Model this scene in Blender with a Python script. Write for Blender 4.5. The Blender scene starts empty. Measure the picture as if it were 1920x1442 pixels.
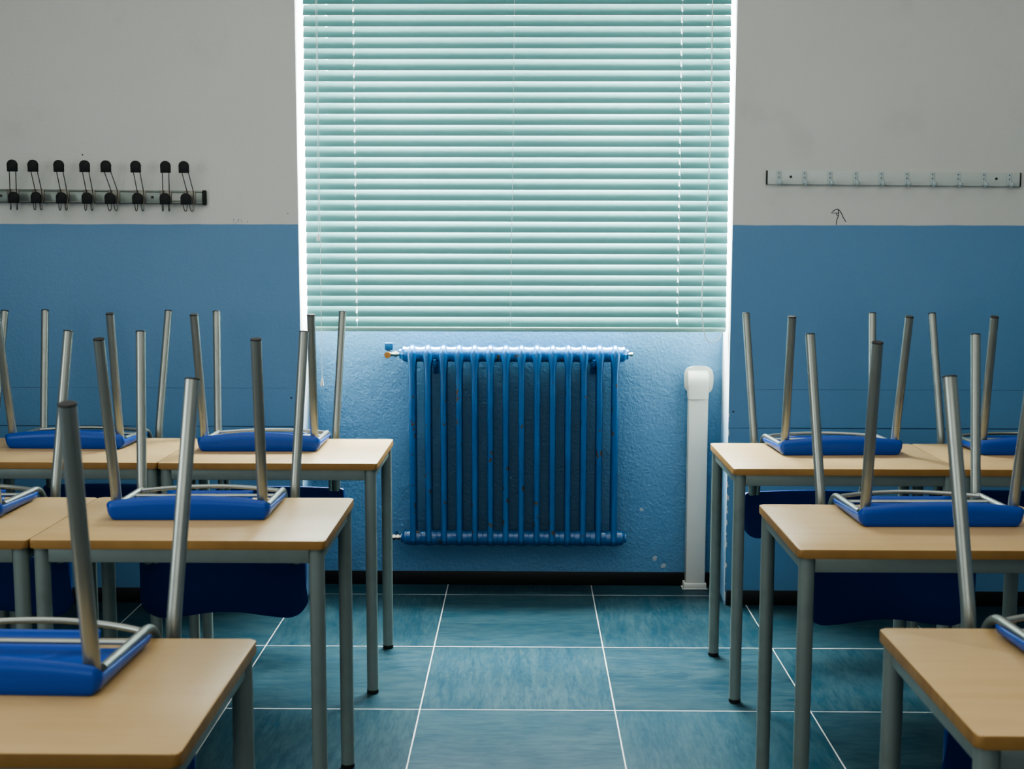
import bpy, bmesh, math, random
from mathutils import Vector, Matrix

random.seed(7)
SC = bpy.context.scene
COL = SC.collection
PI = math.pi

# ------------------------------------------------------------------ node helpers
def srgb(r, g, b):
    def f(c):
        c /= 255.0
        return c / 12.92 if c <= 0.04045 else ((c + 0.055) / 1.055) ** 2.4
    return (f(r), f(g), f(b), 1.0)


class NT:
    """small wrapper that builds a node tree"""
    def __init__(self, name):
        self.m = bpy.data.materials.new(name)
        self.m.use_nodes = True
        self.t = self.m.node_tree
        self.t.nodes.clear()
        self.out = self.t.nodes.new('ShaderNodeOutputMaterial')
        self.b = self.t.nodes.new('ShaderNodeBsdfPrincipled')
        self.t.links.new(self.b.outputs[0], self.out.inputs[0])

    def put(self, sock, v):
        if v is None:
            return
        if isinstance(v, bpy.types.NodeSocket):
            self.t.links.new(v, sock)
        else:
            sock.default_value = v

    def n(self, typ, ins=None, out=0, **props):
        nd = self.t.nodes.new('ShaderNode' + typ)
        for k, v in props.items():
            setattr(nd, k, v)
        for k, v in (ins or {}).items():
            self.put(nd.inputs[k], v)
        return nd.outputs[out]

    def math(self, op, a, b=None, c=None, clamp=False):
        nd = self.t.nodes.new('ShaderNodeMath')
        nd.operation = op
        nd.use_clamp = clamp
        for i, v in enumerate((a, b, c)):
            self.put(nd.inputs[i], v)
        return nd.outputs[0]

    def mix(self, fac, a, b, typ='MIX'):
        nd = self.t.nodes.new('ShaderNodeMix')
        nd.data_type = 'RGBA'
        nd.blend_type = typ
        self.put(nd.inputs[0], fac)
        self.put(nd.inputs[6], a)
        self.put(nd.inputs[7], b)
        return nd.outputs[2]

    def obj(self):
        return self.n('TexCoord', out=3)

    def xyz(self, v):
        nd = self.t.nodes.new('ShaderNodeSeparateXYZ')
        self.t.links.new(v, nd.inputs[0])
        return nd.outputs[0], nd.outputs[1], nd.outputs[2]

    def vec(self, x, y, z):
        nd = self.t.nodes.new('ShaderNodeCombineXYZ')
        for i, v in enumerate((x, y, z)):
            self.put(nd.inputs[i], v)
        return nd.outputs[0]

    def scale(self, v, s):
        nd = self.t.nodes.new('ShaderNodeVectorMath')
        nd.operation = 'MULTIPLY'
        self.t.links.new(v, nd.inputs[0])
        nd.inputs[1].default_value = s
        return nd.outputs[0]

    def noise(self, v, sc, det=3.0, rough=0.5, dist=0.0):
        return self.n('TexNoise', {'Vector': v, 'Scale': sc, 'Detail': det, 'Roughness': rough, 'Distortion': dist})

    def step(self, v, a, b):
        """smooth ramp 0->1 between a and b"""
        nd = self.t.nodes.new('ShaderNodeMapRange')
        nd.interpolation_type = 'SMOOTHSTEP'
        self.put(nd.inputs[0], v)
        nd.inputs[1].default_value = a
        nd.inputs[2].default_value = b
        return nd.outputs[0]

    def bump(self, h, strength, dist=0.01):
        return self.n('Bump', {'Height': h, 'Strength': strength, 'Distance': dist})

    def set(self, **kw):
        names = {'color': 'Base Color', 'rough': 'Roughness', 'metal': 'Metallic', 'normal': 'Normal',
                 'spec': 'Specular IOR Level', 'coat': 'Coat Weight', 'coat_rough': 'Coat Roughness'}
        for k, v in kw.items():
            self.put(self.b.inputs[names[k]], v)
        return self


M = {}
PAINT_Z = 1.528


def mat_wall():
    t = NT('painted_plaster')
    p = t.obj()
    x, y, z = t.xyz(p)
    cloud = t.noise(p, 1.6, 4)
    fine = t.noise(p, 60, 3)
    white = t.mix(cloud, srgb(184, 185, 179), srgb(196, 197, 191))
    white = t.mix(t.math('MULTIPLY', t.step(t.noise(p, 5, 5), .58, .75), .18), white, srgb(160, 156, 148))
    blue = t.mix(cloud, srgb(88, 129, 163), srgb(100, 141, 175))
    blue = t.mix(t.math('MULTIPLY', fine, .18), blue, srgb(78, 112, 142))
    wob = t.math('MULTIPLY', t.math('SUBTRACT', t.noise(p, 9, 2), .5), .005)
    zz = t.math('ADD', z, wob)
    up = t.step(zz, PAINT_Z - .002, PAINT_Z + .002)
    col = t.mix(up, blue, white)
    # panel joints across the lower part of the wall face
    face = t.math('LESS_THAN', y, 4.925)
    for zc, w, k in ((.724, .0028, .9), (.879, .0020, .45)):
        d = t.math('ABSOLUTE', t.math('SUBTRACT', z, t.math('ADD', zc, t.math('MULTIPLY', wob, .4))))
        line = t.math('MULTIPLY', t.math('SUBTRACT', 1.0, t.step(d, w * .5, w)), face)
        brk = t.step(t.noise(p, 3.0, 2), .3, .45)
        col = t.mix(t.math('MULTIPLY', t.math('MULTIPLY', line, brk), k), col, srgb(34, 62, 88))
    # white chips where the corner of the recess has lost its paint
    e = t.math('MINIMUM', t.math('ABSOLUTE', t.math('SUBTRACT', x, .812)), t.math('ABSOLUTE', t.math('ADD', x, .895)))
    nz = t.noise(p, 26, 4)
    chip = t.math('MULTIPLY', t.math('LESS_THAN', e, t.math('MULTIPLY', t.math('SUBTRACT', nz, .50), .055)), t.math('MULTIPLY', t.math('LESS_THAN', z, .82), face))
    # chips low on the recess back
    for cx, cz, rr in ((.557, .119, .011), (.592, .085, .010), (.50, .33, .008)):
        dx = t.math('SUBTRACT', x, cx)
        dz = t.math('SUBTRACT', z, cz)
        d = t.math('SQRT', t.math('ADD', t.math('MULTIPLY', dx, dx), t.math('MULTIPLY', dz, dz)))
        chip = t.math('MAXIMUM', chip, t.math('MULTIPLY', t.math('LESS_THAN', d, t.math('MULTIPLY', t.noise(p, 70, 3), rr * 2)), .6))
    col = t.mix(chip, col, srgb(196, 196, 190))
    # scuffs and pin holes in the white paint
    for cx, cz, rr in ((-1.135, 1.541, .02), (-1.10, 1.537, .008)):
        dx = t.math('SUBTRACT', x, cx)
        dz = t.math('MULTIPLY', t.math('SUBTRACT', z, cz), 2.0)
        d = t.math('SQRT', t.math('ADD', t.math('MULTIPLY', dx, dx), t.math('MULTIPLY', dz, dz)))
        s = t.math('MULTIPLY', t.math('LESS_THAN', d, rr), t.step(t.noise(p, 90, 3), .52, .62))
        col = t.mix(t.math('MULTIPLY', s, .55), col, srgb(90, 86, 80))
    for cx, cz, rr in ((-1.737, 1.797, .003), (-.935, 1.571, .002), (-.935, .84, .004), (-1.28, .76, .004), (1.5, .835, .003), (.83, .79, .004)):
        dx = t.math('SUBTRACT', x, cx)
        dz = t.math('SUBTRACT', z, cz)
        d = t.math('SQRT', t.math('ADD', t.math('MULTIPLY', dx, dx), t.math('MULTIPLY', dz, dz)))
        col = t.mix(t.math('LESS_THAN', d, rr), col, srgb(48, 50, 54))
    h = t.math('ADD', t.noise(p, 85, 2), t.math('MULTIPLY', t.noise(p, 12, 3), .8))
    peel = t.math('MULTIPLY', t.step(y, 5.0, 5.15), .65)
    t.set(color=col, rough=.48, normal=t.bump(h, t.math('ADD', .12, peel), .006), spec=.35)
    return t.m


def mat_reveal():
    """sides of the window recess: white above, blending to pale blue low down"""
    t = NT('reveal_paint')
    p = t.obj()
    x, y, z = t.xyz(p)
    low = t.math('SUBTRACT', 1.0, t.step(t.math('ADD', z, t.math('MULTIPLY', t.noise(p, 7, 4), .08)), .62, .98))
    col = t.mix(low, srgb(226, 228, 226), srgb(132, 172, 206))
    chip = t.math('MULTIPLY', t.math('LESS_THAN', y, t.math('ADD', 4.915, t.math('MULTIPLY', t.noise(p, 24, 4), .05))), t.math('LESS_THAN', z, .95))
    col = t.mix(chip, col, srgb(206, 206, 200))
    t.set(color=col, rough=.45, normal=t.bump(t.noise(p, 70, 2), .1, .005))
    return t.m


TILE = 0.6126
GX, GY = -.328, 4.374


def mat_floor():
    t = NT('marbled_linoleum')
    p = t.obj()
    x, y, z = t.xyz(p)
    u = t.math('DIVIDE', t.math('SUBTRACT', x, GX), TILE)
    vraw = t.math('DIVIDE', t.math('SUBTRACT', y, GY), TILE)
    stretch = t.math('MULTIPLY', t.math('MAXIMUM', vraw, 0.0), TILE / .672)
    v = t.math('ADD', t.math('MINIMUM', vraw, 0.0), stretch)
    iu, iv = t.math('FLOOR', u), t.math('FLOOR', v)
    fu, fv = t.math('FRACT', u), t.math('FRACT', v)
    par = t.math('MODULO', t.math('ADD', t.math('ADD', iu, iv), 100.0), 2.0)
    idv = t.math('ADD', t.math('MULTIPLY', iu, 7.31), t.math('MULTIPLY', iv, 3.77))
    a = t.vec(x, y, idv)
    b = t.vec(y, x, idv)
    mx = t.t.nodes.new('ShaderNodeMix')
    mx.data_type = 'VECTOR'
    t.put(mx.inputs[0], par)
    t.put(mx.inputs[4], a)
    t.put(mx.inputs[5], b)
    w = mx.outputs[1]
    s1 = t.noise(t.scale(w, (9.0, 52.0, 1.0)), 1.0, 6, .62, .8)
    s2 = t.noise(t.scale(w, (22.0, 130.0, 1.0)), 1.0, 4, .6, .6)
    s3 = t.noise(t.scale(w, (2.0, 9.0, 1.0)), 1.0, 3, .5)
    s = t.math('ADD', t.math('ADD', t.math('MULTIPLY', s1, .5), t.math('MULTIPLY', s2, .3)), t.math('MULTIPLY', s3, .2))
    k = t.step(s, .36, .65)
    col = t.mix(k, srgb(19, 39, 49), srgb(50, 65, 67))
    dark = t.step(t.noise(t.scale(w, (12.0, 70.0, 1.0)), 1.0, 3, .5), .70, .78)
    col = t.mix(t.math('MULTIPLY', dark, .5), col, srgb(22, 58, 82))
    per = t.noise(t.vec(iu, iv, 0.5), 3.7, 0)
    col = t.mix(t.math('MULTIPLY', per, .25), col, srgb(40, 92, 112))
    d = t.math('MINIMUM', t.math('MINIMUM', fu, t.math('SUBTRACT', 1.0, fu)), t.math('MINIMUM', fv, t.math('SUBTRACT', 1.0, fv)))
    seam = t.math('LESS_THAN', d, t.math('ADD', .0022, t.math('MULTIPLY', t.noise(p, 6, 2), .0024)))
    col = t.mix(seam, col, srgb(176, 174, 170))
    rough = t.math('ADD', .24, t.math('MULTIPLY', t.noise(p, 4, 4), .16))
    t.set(color=col, rough=rough, spec=.06, normal=t.bump(t.noise(p, 30, 3), .06, .004))
    return t.m


def mat_wood(name, c1, c2, c3, rough, sc=1.0):
    t = NT(name)
    p = t.obj()
    g = t.noise(t.scale(p, (2.2 * sc, 30 * sc, 1.0)), 1.0, 5, .6)
    f = t.noise(t.scale(p, (14 * sc, 160 * sc, 1.0)), 1.0, 3, .6)
    oi = t.n('ObjectInfo', out=5)
    col = t.mix(t.step(g, .3, .7), c1, c2)
    col = t.mix(t.math('MULTIPLY', f, .22), col, c3)
    col = t.mix(t.math('MULTIPLY', oi, .22), col, c3)
    t.set(color=col, rough=t.math('ADD', rough, t.math('MULTIPLY', t.noise(p, 7, 3), .1)), spec=.30,
          normal=t.bump(g, .03, .002))
    return t.m


def mat_metal(name, c, rough, metal, var=.1):
    t = NT(name)
    p = t.obj()
    n = t.noise(p, 14, 4)
    dk = (c[0] * .72, c[1] * .72, c[2] * .72, 1)
    col = t.mix(t.math('MULTIPLY', t.step(n, .45, .8), .5), c, dk)
    t.set(color=col, metal=metal, rough=t.math('ADD', rough, t.math('MULTIPLY', n, var)))
    return t.m


def mat_plastic(name, c, rough, bump=.05, dark=.8, bs=160):
    t = NT(name)
    p = t.obj()
    n = t.noise(p, 6, 4)
    col = t.mix(t.math('MULTIPLY', n, .5), c, (c[0] * dark, c[1] * dark, c[2] * dark, 1))
    t.set(color=col, rough=rough, spec=.45, normal=t.bump(t.noise(p, bs, 2), bump, .002))
    return t.m


def mat_radiator():
    t = NT('chipped_blue_enamel')
    p = t.n('NewGeometry', out=0)
    x, y, z = t.xyz(p)
    n = t.noise(p, 8, 4)
    col = t.mix(n, srgb(14, 78, 132), srgb(30, 100, 156))
    chip = t.step(t.noise(t.scale(p, (1.0, 1.0, .55)), 30, 3, .55), .655, .675)
    rust = t.mix(t.noise(p, 90, 2), srgb(50, 44, 38), srgb(98, 84, 70))
    col = t.mix(chip, col, rust)
    h = t.math('SUBTRACT', t.noise(p, 40, 3), t.math('MULTIPLY', chip, .4))
    t.set(color=col, rough=.24, spec=.6, normal=t.bump(h, .14, .004), coat=.3, coat_rough=.18)
    return t.m


def mat_slat():
    """blind slat: pale green to the room, window side whitened to bounce more daylight"""
    t = NT('blind_slat_enamel')
    p = t.obj()
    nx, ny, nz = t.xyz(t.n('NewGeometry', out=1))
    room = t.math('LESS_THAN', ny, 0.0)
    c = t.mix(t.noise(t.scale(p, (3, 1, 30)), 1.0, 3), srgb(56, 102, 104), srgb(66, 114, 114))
    c = t.mix(room, srgb(226, 234, 230), c)  # near-white back added so the slat tops catch brighter bounced light
    t.set(color=c, rough=.40, spec=.5)
    tr = t.t.nodes.new('ShaderNodeBsdfTranslucent')
    tr.inputs[0].default_value = srgb(130, 196, 190)
    mx = t.t.nodes.new('ShaderNodeMixShader')
    mx.inputs[0].default_value = .015
    t.t.links.new(t.b.outputs[0], mx.inputs[1])
    t.t.links.new(tr.outputs[0], mx.inputs[2])
    t.t.links.new(mx.outputs[0], t.out.inputs[0])
    return t.m


def mat_glass():
    t = NT('window_glass')
    p = t.obj()
    tr = t.t.nodes.new('ShaderNodeBsdfTransparent')
    tr.inputs[0].default_value = (.93, .97, .96, 1)
    gl = t.t.nodes.new('ShaderNodeBsdfGlossy')
    gl.inputs[1].default_value = .02
    mx = t.t.nodes.new('ShaderNodeMixShader')
    t.put(mx.inputs[0], t.math('ADD', .03, t.math('MULTIPLY', t.noise(p, 2, 1), .03)))
    t.t.links.new(tr.outputs[0], mx.inputs[1])
    t.t.links.new(gl.outputs[0], mx.inputs[2])
    t.t.links.new(mx.outputs[0], t.out.inputs[0])
    return t.m


M['wall'] = mat_wall()
M['reveal'] = mat_reveal()
M['floor'] = mat_floor()
M['top'] = mat_wood('beech_laminate', srgb(184, 156, 112), srgb(177, 148, 103), srgb(160, 130, 90), .30)
M['edge'] = mat_wood('beech_edge_strip', srgb(152, 117, 68), srgb(132, 98, 54), srgb(108, 80, 46), .42, 1.6)
M['steel'] = mat_metal('grey_painted_steel', srgb(122, 132, 126), .38, .35)
M['tube'] = mat_metal('satin_steel_tube', srgb(152, 156, 149), .28, .75)
M['cap'] = mat_plastic('black_rubber_cap', srgb(28, 28, 27), .6)
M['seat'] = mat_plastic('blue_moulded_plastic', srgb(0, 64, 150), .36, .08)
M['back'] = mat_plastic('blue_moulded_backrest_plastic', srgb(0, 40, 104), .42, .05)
M['radiator'] = mat_radiator()
M['chrome'] = mat_metal('nickel_plated_fitting', srgb(196, 190, 178), .2, 1.0)
M['brass'] = mat_metal('brass_fitting', srgb(190, 142, 86), .25, 1.0)
M['lever'] = mat_plastic('blue_valve_lever', srgb(18, 74, 120), .5)
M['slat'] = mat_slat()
M['cord'] = mat_plastic('white_cord', srgb(214, 222, 220), .6)
M['rail'] = mat_plastic('blind_rail_enamel', srgb(150, 188, 180), .4)
M['tassel'] = mat_plastic('white_plastic_tassel', srgb(226, 226, 220), .4)
M['duct'] = mat_plastic('white_pvc_duct', srgb(208, 206, 196), .42, .02, .94)
M['base'] = mat_plastic('black_rubber_skirting', srgb(16, 15, 15), .5)
M['hook_bar'] = mat_metal('dull_aluminium', srgb(128, 136, 130), .38, .6)
M['wire'] = mat_metal('steel_wire', srgb(120, 118, 110), .35, .8)
M['knob'] = mat_plastic('black_plastic_knob', srgb(10, 18, 16), .7)
M['pale_bar'] = mat_plastic('pale_painted_metal', srgb(180, 187, 181), .42, .02, .96)
M['pale_hook'] = mat_plastic('pale_plastic_hook', srgb(164, 176, 175), .4, .02, .94)
M['paper'] = mat_plastic('paper_sticker', srgb(186, 188, 182), .7)
M['screw'] = mat_plastic('dark_screw_head', srgb(38, 40, 42), .5)
M['ink'] = mat_plastic('black_pen_ink', srgb(26, 28, 30), .8)
M['ceil'] = mat_plastic('white_ceiling_paint', srgb(205, 205, 200), .8)
M['pvc'] = mat_plastic('white_window_frame', srgb(220, 222, 220), .4)
M['glass'] = mat_glass()


# ------------------------------------------------------------------ mesh helpers
class MB:
    def __init__(self):
        self.bm = bmesh.new()

    def box(self, lo, hi, bev=0.0, seg=2, mi=0):
        b = bmesh.new()
        bmesh.ops.create_cube(b, size=1.0)
        for v in b.verts:
            v.co = Vector([lo[i] + (v.co[i] + .5) * (hi[i] - lo[i]) for i in range(3)])
        if bev > 0:
            bmesh.ops.bevel(b, geom=b.edges[:], offset=bev, segments=seg, affect='EDGES', profile=.5, clamp_overlap=True)
        self._take(b, mi)
        return self

    def _take(self, b, mi=0):
        vm = {v: self.bm.verts.new(v.co) for v in b.verts}
        for f in b.faces:
            try:
                g = self.bm.faces.new([vm[v] for v in f.verts])
                g.material_index = mi
                g.smooth = True
            except ValueError:
                pass
        b.free()

    def tube(self, pts, r, seg=16, cap=True, ry=None, closed=False):
        """round (or oval, with ry) tube along a poly line, parallel transported"""
        pts = [Vector(p) for p in pts]
        n = len(pts)
        rad = r if isinstance(r, (list, tuple)) else [r] * n
        t0 = (pts[1] - pts[0]).normalized()
        ref = Vector((0, 0, 1)) if abs(t0.z) < .8 else Vector((0, 1, 0))
        u = (ref - t0 * ref.dot(t0)).normalized()
        rings = []
        for i in range(n):
            if closed:
                t = (pts[(i + 1) % n] - pts[i - 1]).normalized()
            elif i == 0:
                t = (pts[1] - pts[0]).normalized()
            elif i == n - 1:
                t = (pts[-1] - pts[-2]).normalized()
            else:
                t = ((pts[i + 1] - pts[i]).normalized() + (pts[i] - pts[i - 1]).normalized()).normalized()
            u = (u - t * u.dot(t)).normalized()
            w = t.cross(u)
            q = ry if ry is not None else rad[i]
            rings.append([self.bm.verts.new(pts[i] + u * (rad[i] * math.cos(2 * PI * k / seg)) + w * (q * math.sin(2 * PI * k / seg))) for k in range(seg)])
        m = n if closed else n - 1
        for i in range(m):
            a, b = rings[i], rings[(i + 1) % n]
            for k in range(seg):
                f = self.bm.faces.new((a[k], a[(k + 1) % seg], b[(k + 1) % seg], b[k]))
                f.smooth = True
        if cap and not closed:
            self.bm.faces.new(rings[0][::-1])
            self.bm.faces.new(rings[-1])
        return self

    def lathe(self, prof, c=(0, 0, 0), axis='Z', seg=24):
        """prof: list of (radius, along)"""
        c = Vector(c)

        def P(r, a, h):
            x, y = r * math.cos(a), r * math.sin(a)
            return c + {'Z': Vector((x, y, h)), 'X': Vector((h, x, y)), 'Y': Vector((y, h, x))}[axis]
        rings = [[self.bm.verts.new(P(r, 2 * PI * k / seg, h)) for k in range(seg)] for r, h in prof]
        for a, b in zip(rings, rings[1:]):
            for k in range(seg):
                f = self.bm.faces.new((a[k], a[(k + 1) % seg], b[(k + 1) % seg], b[k]))
                f.smooth = True
        self.bm.faces.new(rings[0][::-1])
        self.bm.faces.new(rings[-1])
        return self

    def superell(self, c, r, e=2.6, nu=20, nv=12):
        c = Vector(c)

        def s(v):
            return math.copysign(abs(v) ** (2 / e), v)
        rings = []
        for j in range(1, nv):
            a = -PI / 2 + PI * j / nv
            rings.append([self.bm.verts.new(c + Vector((r[0] * s(math.cos(a)) * s(math.cos(2 * PI * k / nu)),
                                                        r[1] * s(math.cos(a)) * s(math.sin(2 * PI * k / nu)),
                                                        r[2] * s(math.sin(a))))) for k in range(nu)])
        lo = self.bm.verts.new(c - Vector((0, 0, r[2])))
        hi = self.bm.verts.new(c + Vector((0, 0, r[2])))
        for a, b in zip(rings, rings[1:]):
            for k in range(nu):
                self.bm.faces.new((a[k], a[(k + 1) % nu], b[(k + 1) % nu], b[k])).smooth = True
        for k in range(nu):
            self.bm.faces.new((lo, rings[0][(k + 1) % nu], rings[0][k])).smooth = True
            self.bm.faces.new((hi, rings[-1][k], rings[-1][(k + 1) % nu])).smooth = True
        return self

    def grid(self, fn, us, vs, mi=0, skip=None):
        V = [[self.bm.verts.new(fn(u, v)) for v in vs] for u in us]
        for i in range(len(us) - 1):
            for j in range(len(vs) - 1):
                if skip and skip(i, j):
                    continue
                f = self.bm.faces.new((V[i][j], V[i + 1][j], V[i + 1][j + 1], V[i][j + 1]))
                f.smooth = True
                f.material_index = mi
        return V

    def quad(self, a, b, c, d, mi=0):
        f = self.bm.faces.new([self.bm.verts.new(Vector(p)) for p in (a, b, c, d)])
        f.material_index = mi
        return f

    def prism(self, outline, axis, lo, hi, mi=0, bev=0.0):
        """outline in the two axes left after removing 'axis', extruded from lo to hi"""
        def P(a, b, h):
            return {'X': (h, a, b), 'Y': (a, h, b), 'Z': (a, b, h)}[axis]
        b = bmesh.new()
        v0 = [b.verts.new(P(p[0], p[1], lo)) for p in outline]
        v1 = [b.verts.new(P(p[0], p[1], hi)) for p in outline]
        n = len(outline)
        for k in range(n):
            b.faces.new((v0[k], v0[(k + 1) % n], v1[(k + 1) % n], v1[k]))
        b.faces.new(v0[::-1])
        b.faces.new(v1)
        if bev > 0:
            ed = [e for f in b.faces if len(f.verts) == n for e in f.edges] if n > 4 else b.edges[:]
            bmesh.ops.bevel(b, geom=list(set(ed)), offset=bev, segments=2, affect='EDGES', profile=.5, clamp_overlap=True)
        self._take(b, mi)
        return self

    def build(self, name, mats, parent=None, flat=False, angle=40):
        bmesh.ops.recalc_face_normals(self.bm, faces=self.bm.faces[:])
        me = bpy.data.meshes.new(name)
        if flat:
            for f in self.bm.faces:
                f.smooth = False
        self.bm.to_mesh(me)
        self.bm.free()
        for m in (mats if isinstance(mats, (list, tuple)) else [mats]):
            me.materials.append(m)
        if not flat:
            try:
                me.set_sharp_from_angle(angle=math.radians(angle))
            except Exception:
                pass
        o = bpy.data.objects.new(name, me)
        COL.objects.link(o)
        if parent is not None:
            o.parent = parent
        return o


def empty(name, loc=(0, 0, 0), rz=0.0):
    o = bpy.data.objects.new(name, None)
    o.empty_display_size = .1
    o.location = loc
    o.rotation_euler = (0, 0, rz)
    COL.objects.link(o)
    return o


def tag(o, label=None, cat=None, group=None, kind=None):
    if label:
        o['label'] = label
    if cat:
        o['category'] = cat
    if group:
        o['group'] = group
    if kind:
        o['kind'] = kind
    return o


def copy_tree(o, parent=None):
    c = o.copy()
    COL.objects.link(c)
    c.parent = parent
    for ch in list(o.children):
        copy_tree(ch, c)
    return c


def fillet(pts, r, n=8):
    """round the corners of a poly line"""
    pts = [Vector(p) for p in pts]
    out = [pts[0]]
    for a, b, c in zip(pts, pts[1:], pts[2:]):
        d1, d2 = (a - b), (c - b)
        k = min(r, d1.length * .49, d2.length * .49)
        p, q = b + d1.normalized() * k, b + d2.normalized() * k
        for i in range(n + 1):
            s = i / n
            out.append(p * (1 - s) ** 2 + b * 2 * s * (1 - s) + q * s * s)
    out.append(pts[-1])
    return out


# ------------------------------------------------------------------ the room
RX0, RX1, RY0, YW, YN, RZ = -3.3, 3.3, -2.6, 4.92, 5.205, 3.25
NX0, NX1 = -.894, .811          # recess edges at the wall face
BX0, BX1 = -.908, .827          # recess edges at its back
SILL, HEAD, YO = 1.13, 2.80, 5.45

w = MB()
# face of the wall with the recess left open
w.quad((RX0, YW, 0), (NX0, YW, 0), (NX0, YW, RZ), (RX0, YW, RZ))
w.quad((NX1, YW, 0), (RX1, YW, 0), (RX1, YW, RZ), (NX1, YW, RZ))
w.quad((NX0, YW, HEAD), (NX1, YW, HEAD), (NX1, YW, RZ), (NX0, YW, RZ))
# reveals of the recess
w.quad((NX0, YW, 0), (NX0, YW, HEAD), (BX0, YN, HEAD), (BX0, YN, 0), 1)
w.quad((NX1, YW, 0), (BX1, YN, 0), (BX1, YN, HEAD), (NX1, YW, HEAD), 1)
w.quad((NX0, YW, HEAD), (NX1, YW, HEAD), (BX1, YN, HEAD), (BX0, YN, HEAD), 1)
# back of the recess below the sill, and the sill
w.quad((BX0, YN, 0), (BX1, YN, 0), (BX1, YN, SILL), (BX0, YN, SILL))
w.quad((BX0, YN, SILL), (BX1, YN, SILL), (BX1, YO, SILL), (BX0, YO, SILL), 1)
# reveals of the window opening
w.quad((BX0, YN, SILL), (BX0, YN, HEAD), (BX0, YO, HEAD), (BX0, YO, SILL), 1)
w.quad((BX1, YN, SILL), (BX1, YO, SILL), (BX1, YO, HEAD), (BX1, YN, HEAD), 1)
w.quad((BX0, YN, HEAD), (BX1, YN, HEAD), (BX1, YO, HEAD), (BX0, YO, HEAD), 1)
# outside face
w.quad((RX0, YO, 0), (BX0, YO, 0), (BX0, YO, RZ), (RX0, YO, RZ))
w.quad((BX1, YO, 0), (RX1, YO, 0), (RX1, YO, RZ), (BX1, YO, RZ))
w.quad((BX0, YO, HEAD), (BX1, YO, HEAD), (BX1, YO, RZ), (BX0, YO, RZ))
w.quad((BX0, YO, 0), (BX1, YO, 0), (BX1, YO, SILL), (BX0, YO, SILL))
for xx in (RX0, RX1):
    w.quad((xx, YW, 0), (xx, YO, 0), (xx, YO, RZ), (xx, YW, RZ))
w.quad((RX0, YW, RZ), (RX1, YW, RZ), (RX1, YO, RZ), (RX0, YO, RZ))
bmesh.ops.remove_doubles(w.bm, verts=w.bm.verts[:], dist=1e-5)
wall = tag(w.build('wall_front', [M['wall'], M['reveal']], flat=True), kind='structure')

# the pen scribble on the white paint
for name, strokes in (('ink_scribble', [
        [(1.226, 1.576), (1.196, 1.576), (1.203, 1.583), (1.210, 1.588), (1.219, 1.591), (1.226, 1.587), (1.234, 1.576), (1.239, 1.566), (1.243, 1.557), (1.252, 1.543), (1.254, 1.542)],
        [(1.221, 1.588), (1.224, 1.580), (1.224, 1.572), (1.223, 1.564), (1.218, 1.550), (1.216, 1.537), (1.217, 1.530)],
        [(1.216, 1.574), (1.217, 1.569), (1.221, 1.565), (1.223, 1.564)]]),):
    mb = MB()
    for s in strokes:
        mb.tube([(x, YW - .0004, z) for x, z in s], .0014, seg=6)
    mb.build(name, M['ink'], wall)

for nm, q in (('wall_left', ((RX0, RY0, 0), (RX0, YW, 0), (RX0, YW, RZ), (RX0, RY0, RZ))),
              ('wall_right', ((RX1, RY0, 0), (RX1, YW, 0), (RX1, YW, RZ), (RX1, RY0, RZ))),
              ('wall_back', ((RX0, RY0, 0), (RX1, RY0, 0), (RX1, RY0, RZ), (RX0, RY0, RZ)))):
    mb = MB()
    mb.quad(*q)
    tag(mb.build(nm, M['wall'], flat=True), kind='structure')
mb = MB()
mb.quad((RX0, RY0, RZ), (RX1, RY0, RZ), (RX1, YW, RZ), (RX0, YW, RZ))
tag(mb.build('ceiling', M['ceil'], flat=True), kind='structure')
mb = MB()
mb.quad((RX0, RY0, 0), (RX1, RY0, 0), (RX1, YO, 0), (RX0, YO, 0))
tag(mb.build('floor', M['floor'], flat=True), kind='structure')

BH = .060
for nm, lo, hi in (('baseboard_left', (RX0, YW - .008, 0), (NX0 - .002, YW - .0005, BH)),
                   ('baseboard_right', (NX1 + .006, YW - .008, 0), (RX1, YW - .0005, BH)),
                   ('baseboard_back', (BX0 + .003, YN - .008, 0), (BX1 - .003, YN - .0005, BH - .002))):
    tag(MB().box(lo, hi, .002).build(nm, M['base']), kind='structure')

# window behind the blind: frame, mullion, two panes
FR = YO - .09
fb = MB()
x0, x1, z0, z1 = BX0 + .002, BX1 - .002, SILL + .002, HEAD - .002
fb.box((x0, FR, z0), (x0 + .06, FR + .06, z1), .004)
fb.box((x1 - .06, FR, z0), (x1, FR + .06, z1), .004)
fb.box((x0 + .06, FR, z0), (x1 - .06, FR + .06, z0 + .06), .004)
fb.box((x0 + .06, FR, z1 - .06), (x1 - .06, FR + .06, z1), .004)
xm = (x0 + x1) / 2
fb.box((xm - .045, FR, z0 + .06), (xm + .045, FR + .06, z1 - .06), .004)
win = tag(fb.build('window_1', M['pvc']), kind='structure')
for a, b in ((x0 + .058, xm - .043), (xm + .043, x1 - .058)):
    MB().box((a, FR + .027, z0 + .058), (b, FR + .033, z1 - .058)).build('pane', M['glass'], win, flat=True)


# ------------------------------------------------------------------ school desk
DZ, DW, DD = .76, .70, .50


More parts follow.
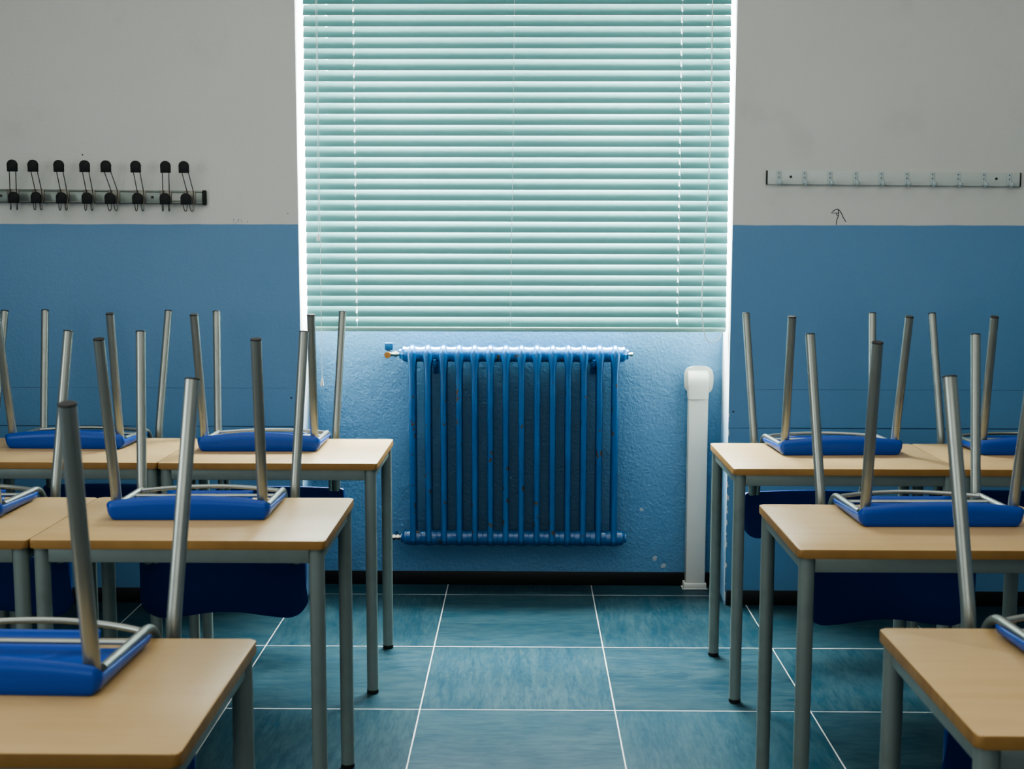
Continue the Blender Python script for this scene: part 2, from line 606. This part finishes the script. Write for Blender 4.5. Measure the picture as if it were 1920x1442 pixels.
def make_desk():
    root = empty('school_desk')
    mb = MB()
    r, n = .012, 5
    out = []
    for cx, cy, a0 in ((DW - r, DD - r, 0), (r, DD - r, 90), (r, r, 180), (DW - r, r, 270)):
        for k in range(n + 1):
            a = math.radians(a0 + 90 * k / n)
            out.append((cx + r * math.cos(a), cy + r * math.sin(a)))
    mb.prism(out, 'Z', DZ - .021, DZ, bev=.003)
    for f in mb.bm.faces:
        f.normal_update()
        f.material_index = 0 if f.normal.z > .9 or f.normal.z < -.9 else 1
    mb.build('tabletop', [M['top'], M['edge']], root)
    ins, lr = .0235, .0185
    for sx, sy in ((0, 0), (1, 0), (0, 1), (1, 1)):
        x = ins if sx == 0 else DW - ins
        y = ins if sy == 0 else DD - ins
        leg = MB().tube([(x, y, .012), (x, y, DZ - .0215)], lr, 24).build('leg', M['steel'], root)
        MB().lathe([(lr - .002, 0), (lr + .0005, .002), (lr + .0005, .012)], (x, y, 0), seg=24).build('foot_cap', M['cap'], leg)
    zt, zb, hw = DZ - .0212, DZ - .0212 - .036, .010
    for y in (ins, DD - ins):
        MB().box((ins + lr - .002, y - hw, zb), (DW - ins - lr + .002, y + hw, zt), .003).build('apron_rail', M['steel'], root)
    for x in (ins, DW - ins):
        MB().box((x - hw, ins + lr - .002, zb), (x + hw, DD - ins - lr + .002, zt), .003).build('apron_rail', M['steel'], root)
    return root


# ------------------------------------------------------------------ school chair, standing upside down on its seat
def make_chair():
    root = empty('school_chair')
    # --- seat: a shallow moulded tray, its front lip towards -y
    HW, YR, CR = .207, .240, .016
    path = []                                     # outline of the rim: x, y, outward normal, rim height

    def side_h(y):
        return .034 - .012 * (y / YR)
    for k in range(9):
        y = YR - (YR - CR) * k / 8
        path.append((-HW, y, -1, 0, side_h(max(y, 0))))
    for k in range(1, 9):
        a = PI + (PI / 2) * k / 8
        s = k / 8
        path.append((-HW + CR + CR * math.cos(a), CR + CR * math.sin(a) - .004, math.cos(a), math.sin(a), side_h(CR) + (.0505 - side_h(CR)) * (s * s * (3 - 2 * s)) ** .7))
    for k in range(1, 16):
        x = -HW + CR + (2 * HW - 2 * CR) * k / 16
        path.append((x, -.004, 0, -1, .0505 + .0135 * (1 - (x / (HW - CR)) ** 2)))
    mir = [(-a, b, -c, d, h) for a, b, c, d, h in path[:17]][::-1]
    path += mir
    prof = [(.030, 0), (.0235, .0006), (.0165, .06), (.0105, .17), (.0058, .33), (.0024, .58), (0, 1.0)]   # inset, height share
    mb = MB()
    rows = []
    for px, py, nx, ny, h in path:
        row = []
        for ins_, hs in prof:
            qx, qy = px - nx * ins_ * .95, py - ny * ins_ * .32
            if nx and ny:                     # keep the inset from folding inside the corner
                sg = 1 if px > 0 else -1
                qx = sg * (HW - CR) + nx * max(CR - .95 * ins_, 0) - sg * max(.95 * ins_ - CR, 0)
            row.append(mb.bm.verts.new((qx, qy, h * hs + .0002)))
        rows.append(row)
    for a, b in zip(rows, rows[1:]):
        for k in range(len(prof) - 1):
            mb.bm.faces.new((a[k], b[k], b[k + 1], a[k + 1])).smooth = True
    # floor of the tray, closed with a rear edge that turns up in the middle
    inner = [r_[0] for r_ in rows]
    xe = abs(inner[0].co.x)
    rear = []
    for k in range(1, 12):
        x = xe - 2 * xe * k / 12
        rear.append(mb.bm.verts.new((x, YR - .022, .0002)))
    f = mb.bm.faces.new(inner + rear)
    f.smooth = True
    tongue = [v for v in rear if abs(v.co.x) < .12]
    prev = tongue
    for dy, dz in ((.012, .003), (.022, .010), (.028, .021), (.030, .026)):
        cur = [mb.bm.verts.new((v.co.x * (1 - dy), YR - .022 + dy, .0002 + dz)) for v in tongue]
        for k in range(len(cur) - 1):
            mb.bm.faces.new((prev[k], prev[k + 1], cur[k + 1], cur[k])).smooth = True
        prev = cur
    seat = mb.build('seat', M['seat'], root, angle=50)
    big = max(seat.data.polygons, key=lambda f_: f_.area)
    if big.normal.z > 0:                      # keep the outside of the shell on the desk side
        seat.data.flip_normals()
    so = seat.modifiers.new('thickness', 'SOLIDIFY')
    so.thickness = .0042
    so.offset = -1
    # --- seat frame: side tubes, their bent ends running down to the backrest, arched rear tube, cross bar
    mb = MB()
    for s in (-1, 1):
        mb.tube(fillet([(s * .1925, .044, .0300), (s * .1925, .277, .0255), (s * .191, .324, -.012), (s * .188, .374, -.206)], .05, 10), .0082, 16)
    n = 18
    arch = []
    for k in range(n + 1):
        x = -.186 + .372 * k / n
        q = 1 - (x / .186) ** 2
        arch.append((x, .244 + .044 * q, .0275 + .003 * q))
    mb.tube(arch, .0058, 14)
    mb.tube([(-.186, .192, .0245), (.186, .192, .0245)], .0045, 12, ry=.0075)
    mb.build('seat_frame', M['tube'], root)
    # --- legs
    R = .0135
    for s in (-1, 1):
        top = Vector((s * .191, -.052, .462))
        base = Vector((s * .1835, .030, .0046))
        leg = MB().tube([base, top], R, 20).build('leg', M['tube'], root)
        d = (top - base).normalized()
        MB().tube([top - d * .0015, top + d * .0005, top + d * .002], [R + .0004, R + .0004, R - .001], 20).build('foot_cap', M['cap'], leg)
    for s in (-1, 1):
        top = Vector((s * .231, .441, .445))
        low = Vector((s * .2125, .338, -.012))
        pts = fillet([(s * .2095, .374, -.206), low, top], .05, 10)
        leg = MB().tube(pts, R, 20).build('leg', M['tube'], root)
        d = (top - low).normalized()
        MB().tube([top - d * .0015, top + d * .0005, top + d * .002], [R + .0004, R + .0004, R - .001], 20).build('foot_cap', M['cap'], leg)
    # --- backrest hanging below
    mb = MB()
    BWD, zt, zb, rc = .236, -.200, -.366, .062
    us = [-BWD + .0008 + (2 * BWD - .0016) * (.5 - .5 * math.cos(PI * k / 36)) for k in range(37)]

    def zlow(x):
        a = abs(x) - (BWD - rc)
        z = zb + .007 * math.cos(PI * x / (BWD - rc)) * (1 if a < 0 else 0) + (0 if a < 0 else -.007)
        if a > 0:
            z += rc - math.sqrt(max(rc * rc - a * a, 0))
        return z

    def ztop(x):
        a = abs(x) - (BWD - .01)
        z = zt + .003 * (1 - (x / BWD) ** 2)
        return z - (0.01 - math.sqrt(max(.0001 - a * a, 0)) if a > 0 else 0)

    def fn(x, v):
        z = ztop(x) * (1 - v) + zlow(x) * v
        y = .398 - .026 * (x / BWD) ** 2 + .016 * v * v
        return (x, y, z)
    mb.grid(fn, us, [k / 10 for k in range(11)])
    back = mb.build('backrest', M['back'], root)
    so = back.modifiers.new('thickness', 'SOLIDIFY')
    so.thickness = .013
    so.offset = 0
    bv = back.modifiers.new('rounded_edge', 'BEVEL')
    bv.width = .004
    bv.segments = 2
    bv.limit_method = 'ANGLE'
    bv.angle_limit = math.radians(60)
    return root


desk0 = make_desk()
DESKS = [
    # x of left edge, y of front edge, label
    (-.472 - .700, 1.628, 'front left beech-top desk, nearest the viewer on the left of the aisle'),
    (-.469 - .700, 2.851, 'beech-top desk in the middle left row, beside the aisle, bright streak on its top'),
    (-.469 - 1.402, 2.846, 'beech-top desk in the middle left row, touching the aisle desk, cut by the left edge'),
    (-.470 - .700, 3.884, 'beech-top desk in the back left row, beside the aisle, left of the radiator'),
    (-.470 - 1.402, 3.888, 'beech-top desk in the back left row, against the wall under the black-knobbed coat hooks'),
    (-.470 - 2.104, 3.888, 'beech-top desk at the far left end of the back row, almost wholly outside the picture'),
    (.649, 3.819, 'beech-top desk in the back right row, beside the aisle, next to the white duct'),
    (.649 + .702, 3.819, 'beech-top desk in the back right row, second from the aisle, cut by the right edge'),
    (.628, 2.790, 'beech-top desk in the middle right row, with its rounded corner at the aisle'),
    (.645, 1.709, 'front right beech-top desk, nearest the viewer on the right of the aisle'),
]
for i, (x, y, lab) in enumerate(DESKS):
    o = desk0 if i == 0 else copy_tree(desk0)
    o.location = (x, y, 0)
    tag(o, lab, 'desk', 'school desks in rows either side of the aisle')

chair0 = make_chair()
CHAIRS = [
    (-.857, 1.845, -.022, 'upturned blue chair on the front left desk, large and nearest the viewer'),
    (-.849, 3.065, .021, 'upturned blue chair on the middle left desk beside the aisle'),
    (-1.528, 3.068, .001, 'upturned blue chair on the middle left desk, cut by the left edge'),
    (-.893, 4.104, .018, 'upturned blue chair on the back left desk beside the aisle, near the recess corner'),
    (-1.561, 4.144, -.025, 'upturned blue chair on the back left desk, under the black-knobbed coat hooks'),
    (-2.140, 4.105, .01, 'upturned blue chair at the far left end of the back row, one leg in view'),
    (1.047, 4.070, .045, 'upturned blue chair on the back right desk beside the aisle, near the white duct'),
    (1.706, 4.082, .002, 'upturned blue chair on the back right row, cut by the right edge'),
    (1.031, 3.025, .018, 'upturned blue chair on the middle right desk beside the aisle'),
    (1.054, 1.930, .034, 'upturned blue chair on the front right desk, mostly cut by the right edge'),
]
for i, (x, y, a, lab) in enumerate(CHAIRS):
    o = chair0 if i == 0 else copy_tree(chair0)
    o.location = (x, y, DZ + .0003)
    o.rotation_euler = (0, 0, a)
    tag(o, lab, 'chair', 'blue school chairs upturned on the desks')

# ------------------------------------------------------------------ radiator
rad = empty('radiator', (-.0478, 5.130, .19))
tag(rad, 'blue cast-iron column radiator with chipped paint hung under the window blind', 'radiator')
RX, RYc, RZ0 = rad.location.x, rad.location.y, rad.location.z
NS, PIT = 14, .0645
ZT, ZB = .999 - RZ0, .224 - RZ0         # header centres, in the radiator's own frame


def make_section():
    mb = MB()
    for dy in (-.040, 0, .040):
        mb.tube([(0, dy, ZB - .005), (0, dy, ZB + .04), (0, dy, ZT - .05), (0, dy, ZT)], [.0140, .0128, .0128, .0150], 18, ry=None)
    for zc, rz in ((ZT, .0385), (ZB, .034)):
        mb.superell((0, 0, zc), (.0185 if zc == ZT else .0150, .0535, rz), 2.3, 28, 14)
        # waisted nipple hub joining the neighbour
        p = PIT / 2
        mb.lathe([(.0300, -p + .0002), (.0312, -p + .004), (.0318, -p * .62), (.0335, -.012), (.0335, .012), (.0318, p * .62), (.0312, p - .004), (.0300, p - .0002)], (0, 0, zc - .0015), 'X', 28)
    # web where the front column runs into the header
    for dy in (-.040, .040):
        mb.tube([(0, dy, ZT - .085), (0, dy, ZT - .06), (0, dy, ZT - .035), (0, dy * .98, ZT - .012), (0, dy * .9, ZT + .004)], [.0126, .0136, .0158, .0188, .0200], 18)
    return mb.build('section', M['radiator'], rad)


sec0 = make_section()
for k in range(NS):
    o = sec0 if k == 0 else sec0.copy()
    if k:
        COL.objects.link(o)
        o.parent = rad
    o.location = ((k - (NS - 1) / 2) * PIT, 0, 0)
xe = NS / 2 * PIT
for s in (-1, 1):
    for zc in (ZT, ZB):
        MB().lathe([(.031, s * (xe - .001)), (.031, s * (xe + .006)), (.024, s * (xe + .012)), (.020, s * (xe + .016)), (.020, s * (xe + .022)), (.012, s * (xe + .023))], (0, 0, zc), 'X', 8 if zc == ZT else 24).build('end_plug', M['radiator'], rad, angle=30)
# supply valve, top left
vx = -xe - .023
v = MB()
v.lathe([(.009, vx + .002), (.009, vx - .008), (.0145, vx - .009), (.0145, vx - .020), (.010, vx - .021), (.010, vx - .040)], (0, 0, ZT), 'X', 6)
v.superell((vx - .044, 0, ZT), (.014, .016, .014), 2.2, 16, 10)
valve = v.build('supply_valve', M['chrome'], rad, angle=25)
MB().lathe([(.013, -.038), (.013, -.030), (.009, -.029), (.009, -.018), (.012, -.016), (.012, -.008)], (vx - .046, 0, ZT - .002), 'Y', 14).build('valve_stem', M['brass'], valve, angle=25)
MB().box((vx - .060, -.010, ZT + .016), (vx - .026, .010, ZT + .046), .004).tube([(vx - .046, 0, ZT + .005), (vx - .046, 0, ZT + .018)], .008, 10).build('lever', M['lever'], valve)
MB().tube(fillet([(vx - .044, .01, ZT - .004), (vx - .044, .05, ZT - .004), (vx - .044, YN - RYc - .001, ZT - .004)], .01), .009, 14).build('pipe', M['radiator'], valve)
# return fitting, bottom left
v = MB()
v.lathe([(.009, vx + .002), (.009, vx - .006), (.0135, vx - .007), (.0135, vx - .016), (.0095, vx - .017), (.0095, vx - .022), (.0135, vx - .023), (.0135, vx - .034), (.006, vx - .036)], (0, 0, ZB), 'X', 6)
ret = v.build('return_fitting', M['chrome'], rad, angle=25)
MB().tube(fillet([(vx - .026, .004, ZB), (vx - .026, YN - RYc - .001, ZB)], .01), .008, 12).build('pipe', M['radiator'], ret)
# bleed valve, top right
MB().lathe([(.005, xe + .022), (.005, xe + .030), (.0085, xe + .031), (.0085, xe + .040), (.004, xe + .042)], (0, 0, ZT), 'X', 10).build('bleed_valve', M['chrome'], rad, angle=25)
# wall brackets
for bx in (-.374 - RX, .284 - RX):
    b = MB()
    b.box((bx - .007, .030, ZT - .062), (bx + .007, YN - RYc - .001, ZT - .036), .003)
    b.box((bx - .012, YN - RYc - .010, ZT - .09), (bx + .012, YN - RYc - .001, ZT - .02), .002)
    b.tube(fillet([(bx, .04, ZT - .05), (bx, .0, ZT - .052), (bx, -.030, ZT - .046), (bx, -.036, ZT - .02)], .012), .007, 10)
    b.build('bracket', M['radiator'], rad)

# ------------------------------------------------------------------ white pipe duct
DXc = .720
duct = empty('pipe_duct', (DXc, YN, 0))
tag(duct, 'white plastic pipe duct standing in the recess right of the radiator', 'duct')
hw, dp = .0405, .062
body = MB()
body.box((-hw + .003, -dp, .012), (hw + .003, -.009, .83), .005)
body.build('trunking', M['duct'], duct)
# head: elbow hood with a flange against the wall
out = []
zc = .862
for k in range(33):
    a = 2 * PI * k / 32
    out.append((.060 * math.copysign(abs(math.cos(a)) ** .55, math.cos(a)), zc + .024 + .060 * math.copysign(abs(math.sin(a)) ** .55, math.sin(a))))
out = out[:-1]
out = [(x * (1 if z > zc - .01 else (.82 + .18 * max(0, (z - (zc - .036)) / .026))), z) for x, z in out]
fl = MB()
fl.prism([(x + .007, z) for x, z in out], 'Y', -.034, -.0008, bev=.005)
fl.build('wall_flange', M['duct'], duct)
hd = MB()
n = 10
prev = None
sect = []
for k in range(n + 1):
    a = PI / 2 * k / n
    sect.append((-.021 - (dp + .006 - .021) * math.cos(a), zc + .006 + .064 * math.sin(a)))
prof = [(-.0195, .812), (-dp - .006, .812)] + sect
hd.prism([(y, z) for y, z in prof], 'X', -.0415, .0435, bev=.007)
hd.build('elbow_hood', M['duct'], duct)
fb = MB()
fb.box((-.052, -.068, 0), (.056, -.0095, .0035), .0015)
fb.box((-.046, -.066, .003), (.050, -.0095, .026), .003)
foot = fb.build('floor_flange', M['duct'], duct)
for sx in (-.047, .051):
    MB().lathe([(.004, 0), (.004, .0016)], (sx, -.060, .0034), seg=12).build('screw', M['screw'], foot)

# ------------------------------------------------------------------ venetian blind
YB = 4.995
blind = empty('venetian_blind', (0, YB, 1.10))
tag(blind, 'pale green venetian blind lowered over the bright window above the radiator', 'blind')
B0 = 1.10
XL, XR = -.8734, .798
PITCH, SW, TILT = .0421, .0515, math.radians(60)
LAD = (-.6776, -.0435, .6085)
SLOT = .0060


def arc_profile(n=7):
    """slat cross section: lower edge to the room, upper edge to the window, crowned to the room side"""
    P = []
    for k in range(n):
        s = -1 + 2 * k / (n - 1)
        a = s * SW / 2
        c = .0050 * (1 - s * s)
        # along the width: from room-low to window-high; crown direction: room and up
        y = a * math.cos(TILT) - c * math.sin(TILT)
        z = a * math.sin(TILT) + c * math.cos(TILT)
        P.append((y, z))
    return P


prof = arc_profile(8)
xs = [XL]
for l in (LAD[0], LAD[2]):
    xs += [l - SLOT / 2, l + SLOT / 2]
xs.append(XR)
mb = MB()
nsl = int((2.70 - 1.141) / PITCH)
for i in range(nsl):
    zc = 1.1410 + i * PITCH - B0
    jit = random.uniform(-.0006, .0006)
    sag = random.uniform(-.0005, .0005)
    dx = -.004 * (1 - i / nsl)
    squash = 1.0
    tl = 1.0
    mb.grid(lambda u, v: (u + (dx if u < -.8 else (-dx * 1.5 if u > .75 else 0)), prof[v][0], zc + jit + sag * (u / .8) + prof[v][1]), xs, list(range(8)),
            skip=lambda a, b: a in (1, 3) and b in (2, 3, 4, 5))
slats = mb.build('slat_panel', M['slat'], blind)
mb = MB().box((XL - .001, -.022, .003), (XR + .006, .022, .0215), .0075)
mb.build('bottom_rail', M['rail'], blind)
MB().box((XL + .001, -.027, 2.715 - B0), (XR - .001, .027, 2.765 - B0), .003).build('head_rail', M['rail'], blind)
for lx in LAD:
    mb = MB()
    lean = -.0165 if lx == LAD[1] else .003
    for yy in (-.0165, .0165):
        mb.tube([(lx + lean, yy, .019), (lx + lean * .4, yy, .8), (lx, yy, 2.715 - B0)], .0006, 6)
    mb.tube([(lx + lean, 0, .019), (lx, 0, 2.715 - B0)], .0008, 6)
    mb.build('ladder_cord', M['cord'], blind)
# pull cords on the left, each with a tassel
for x0, x1, zb in ((-.817, -.821, 1.488), (-.813, -.8152, .911)):
    c = MB().tube([(x0, -.045, 2.715 - B0), ((x0 + x1) / 2 + .001, -.046, 1.9 - B0), (x1, -.046, zb - B0)], .0009, 8).build('pull_cord', M['cord'], blind)
    MB().lathe([(.0035, zb - B0 + .004), (.0042, zb - B0), (.0072, zb - B0 - .022), (.0066, zb - B0 - .025)], (x1, -.046, 0), 'Z', 14).build('tassel', M['tassel'], c)
pts = [(.719, 2.715), (.7204, 2.393), (.7244, 1.987), (.722, 1.80), (.7158, 1.5745), (.7094, 1.47), (.704, 1.35), (.7012, 1.238), (.7015, 1.19), (.7049, 1.1534), (.710, 1.118), (.716, 1.092), (.7233, 1.078), (.733, 1.067), (.745, 1.0641), (.756, 1.068), (.7701, 1.077), (.780, 1.089), (.786, 1.106)]
MB().tube([(x, -.040, z - B0) for x, z in pts[:-3]] + [(pts[-3][0], -.036, pts[-3][1] - B0), (pts[-2][0], -.030, pts[-2][1] - B0), (pts[-1][0], -.0235, pts[-1][1] - B0)], .0019, 8).build('looped_cord', M['cord'], blind)

# ------------------------------------------------------------------ coat rack with black knobs (left)
rackL = empty('coat_rack', (-1.66, YW, 1.63))
tag(rackL, 'grey metal coat rail with black-knobbed wire hooks on the left wall', 'coat rack')
OX, OZ = -1.66, 1.63


def barz(x):                               # centre line of the bar falls slightly to the right
    return 1.634 + (x + 1.658) * -.0075 - OZ


mb = MB()
X0, X1 = -2.42, -1.266
for (ya, yb_, dz) in ((-.0165, -.0008, .0265),):
    vs = [(X0 - OX, barz(X0)), (X1 - OX, barz(X1))]
    mb.prism([(vs[0][0], vs[0][1] - dz), (vs[1][0], vs[1][1] - dz), (vs[1][0], vs[1][1] + dz), (vs[0][0], vs[0][1] + dz)], 'Y', ya, yb_, bev=.003)
for e in (.0215, -.0215):                  # raised lips of the profile
    mb.tube([(X0 - OX, -.0165, barz(X0) + e), (X1 - OX, -.0165, barz(X1) + e)], .003, 8)
mb.build('mounting_bar', M['hook_bar'], rackL)
for a, b in ((X0 - .012, X0), (X1, X1 + .014)):
    MB().box((a - OX, -.0215, barz(b) - .029), (b - OX, -.0008, barz(b) + .029), .004).build('end_cap', M['knob'], rackL)
for sx in (-2.058, -1.462):
    MB().lathe([(.0052, -.0195), (.0052, -.0160)], (sx - OX, 0, barz(sx)), 'Y', 14).build('screw', M['screw'], rackL)
st = MB().box((-1.385 - OX, -.0176, barz(-1.36) - .012), (-1.345 - OX, -.0168, barz(-1.36) + .012)).build('paper_sticker', M['paper'], rackL, flat=True)

HK = [(-2.010, -1.979, -1.987), (-1.911, -1.899, -1.899), (-1.812, -1.799, -1.801), (-1.711, -1.699, -1.701), (-1.613, -1.617, -1.612), (-1.511, -1.502, -1.505), (-1.410, -1.387, -1.398), (-1.3155, -1.316, -1.317)]
# base x seen on the bar, x of the upper knob, x of the lower knob (each at its own distance from the wall)
for bx, ux, lx in HK:
    bx = bx + .004
    bz = barz(bx)
    wp = .0125                              # half distance between the two wires
    h = MB()
    # clip plate clamped round the bar
    h.box((bx - OX - .026, -.0215, bz - .022), (bx - OX + .020, -.0166, bz + .026), .0015)
    zu, zl = bz + .100, bz - .006
    for s in (-1, 1):
        h.tube(fillet([(bx - OX + s * wp, -.022, bz - .015), (bx - OX + s * wp, -.024, bz + .024), (ux - OX + s * wp, -.088, zu + .010)], .012, 6), .0019, 8)
        h.tube(fillet([(bx - OX + s * wp, -.022, bz - .010), ((bx * .8 + lx * .2) - OX + s * wp, -.028, bz - .052), ((bx + lx) / 2 - OX + s * wp, -.052, bz - .056), (lx - OX + s * wp, -.066, bz - .030), (lx - OX + s * wp, -.070, bz)], .02, 8), .0019, 8)
    hook = h.build('hook', M['wire'], rackL)

    def knob(cx, cz, cy, hh):
        r_ = .0192
        o_ = [(cx - r_, cz - hh)] + [(cx + r_ * math.cos(PI - PI * k / 16), cz + r_ * .92 * math.sin(PI - PI * k / 16)) for k in range(17)] + [(cx + r_, cz - hh)]
        MB().prism(o_, 'Y', cy - .007, cy + .007, bev=.003).build('knob', M['knob'], hook)
    knob(ux - OX, barz(ux) + .1185, -.089, .0275)
    knob(lx - OX, barz(lx) - .003, -.070, .026)

# ------------------------------------------------------------------ pale hook rail (right)
rackR = empty('coat_rack', (1.43, YW, 1.71))
tag(rackR, 'pale white hook rail with ten small hooks and black end caps on the right wall', 'coat rack')
OX2, OZ2 = 1.43, 1.71


def rz_(x):
    return 1.7125 - (x - .937) * .0082 - OZ2


mb = MB()
a, b, dz = .941, 1.920, .0262
mb.prism([(a - OX2, rz_(a) - dz), (b - OX2, rz_(b) - dz), (b - OX2, rz_(b) + dz), (a - OX2, rz_(a) + dz)], 'Y', -.011, -.0008, bev=.0015)
mb.build('mounting_bar', M['pale_bar'], rackR)
for x in (a, b):
    s = -1 if x == a else 1
    lo, hi = sorted((x, x + s * .0045))
    MB().box((lo - OX2, -.0125, rz_(x) - .0268), (hi - OX2, -.0008, rz_(x) + .0268), .001).build('end_cap', M['knob'], rackR)
for k in range(10):
    x = .984 + k * .0993
    z = rz_(x)
    h = MB()
    h.box((x - OX2 - .0095, -.0135, z - .024), (x - OX2 + .0095, -.0112, z + .0258), .0008)
    sec = fillet([(x - OX2 + .003, -.0125, z - .008), (x - OX2 + .003, -.020, z - .023), (x - OX2 + .003, -.036, z - .027), (x - OX2 + .003, -.042, z - .012)], .010, 6)
    h.tube(sec, .0078, 12, ry=.0040)
    hk = h.build('hook', M['pale_hook'], rackR)
    h2 = MB()
    h2.superell((x - OX2 + .003, -.042, z - .020), (.0085, .0045, .008), 2.4, 14, 8)
    h2.build('hook_tip', M['pale_hook'], hk)
    for dzz in (.017, .001):
        MB().lathe([(.0021, -.0146), (.0021, -.0134)], (x - OX2, 0, z + dzz), 'Y', 10).build('rivet', M['screw'], hk)
for sx in (1.031, 1.828):
    MB().lathe([(.0048, -.0132), (.0048, -.0108)], (sx - OX2, 0, rz_(sx) + .003), 'Y', 14).build('screw', M['screw'], rackR)

# ------------------------------------------------------------------ light
def area(name, loc, rot, sx, sy, power, col, spread=180):
    l = bpy.data.lights.new(name, 'AREA')
    l.shape = 'RECTANGLE'
    l.size, l.size_y = sx, sy
    l.energy = power
    l.color = col
    l.spread = math.radians(spread)
    o = bpy.data.objects.new(name, l)
    o.location = loc
    o.rotation_euler = rot
    COL.objects.link(o)
    return o


# daylight outside the window: level, and from the sky above
area('daylight_window', (-.04, 6.3, 2.1), (math.radians(-90), 0, 0), 3.2, 2.6, 600, (1.0, 1.0, .97))
area('daylight_sky', (-.04, 6.9, 5.4), (math.radians(-32), 0, 0), 5.0, 3.0, 10500, (.97, 1.0, 1.0))
# room light: soft fill lamps added behind and overhead, a window to the left
area('room_fill_rear', (-.6, -2.4, 1.9), (math.radians(90), 0, 0), 4.4, 1.6, 44, (.97, 1.0, .96))
area('room_window_left', (-3.2, .9, 1.7), (math.radians(90), 0, math.radians(-90)), 2.2, 1.3, 45, (.92, 1.0, 1.0))
area('room_fill_overhead', (0, 2.0, 3.2), (0, 0, 0), 5.0, 4.0, 95, (1.0, .99, .95))

wd = bpy.data.worlds.new('overcast_sky')
SC.world = wd
wd.use_nodes = True
bg = wd.node_tree.nodes['Background']
bg.inputs[0].default_value = (.86, .97, 1.0, 1)
bg.inputs[1].default_value = 2.5

# ------------------------------------------------------------------ camera
cam = bpy.data.cameras.new('camera')
cam.sensor_fit = 'HORIZONTAL'
cam.sensor_width = 36.0
cam.lens = 2330.1 / 1920 * 36.0
co = bpy.data.objects.new('camera', cam)
COL.objects.link(co)
pt, yw, ro = .1134, -.0107, .0018
fw = Vector((math.sin(yw) * math.cos(pt), math.cos(yw) * math.cos(pt), -math.sin(pt)))
rt = Vector((math.cos(yw), -math.sin(yw), 0))
up = rt.cross(fw)
r2 = rt * math.cos(ro) + up * math.sin(ro)
u2 = up * math.cos(ro) - rt * math.sin(ro)
mw = Matrix((r2, u2, -fw)).transposed().to_4x4()
mw.translation = Vector((0, 0, 1.4568))
co.matrix_world = mw
cam.dof.use_dof = True
cam.dof.focus_distance = 4.7
cam.dof.aperture_fstop = 7.0
SC.camera = co

SC.view_settings.view_transform = 'AgX'
SC.view_settings.look = 'AgX - Medium High Contrast'
SC.view_settings.exposure = 0.0
SC.cycles.use_denoising = True
SC.cycles.max_bounces = 10
SC.cycles.diffuse_bounces = 6
SC.cycles.transparent_max_bounces = 12
SC.cycles.sample_clamp_indirect = 8.0
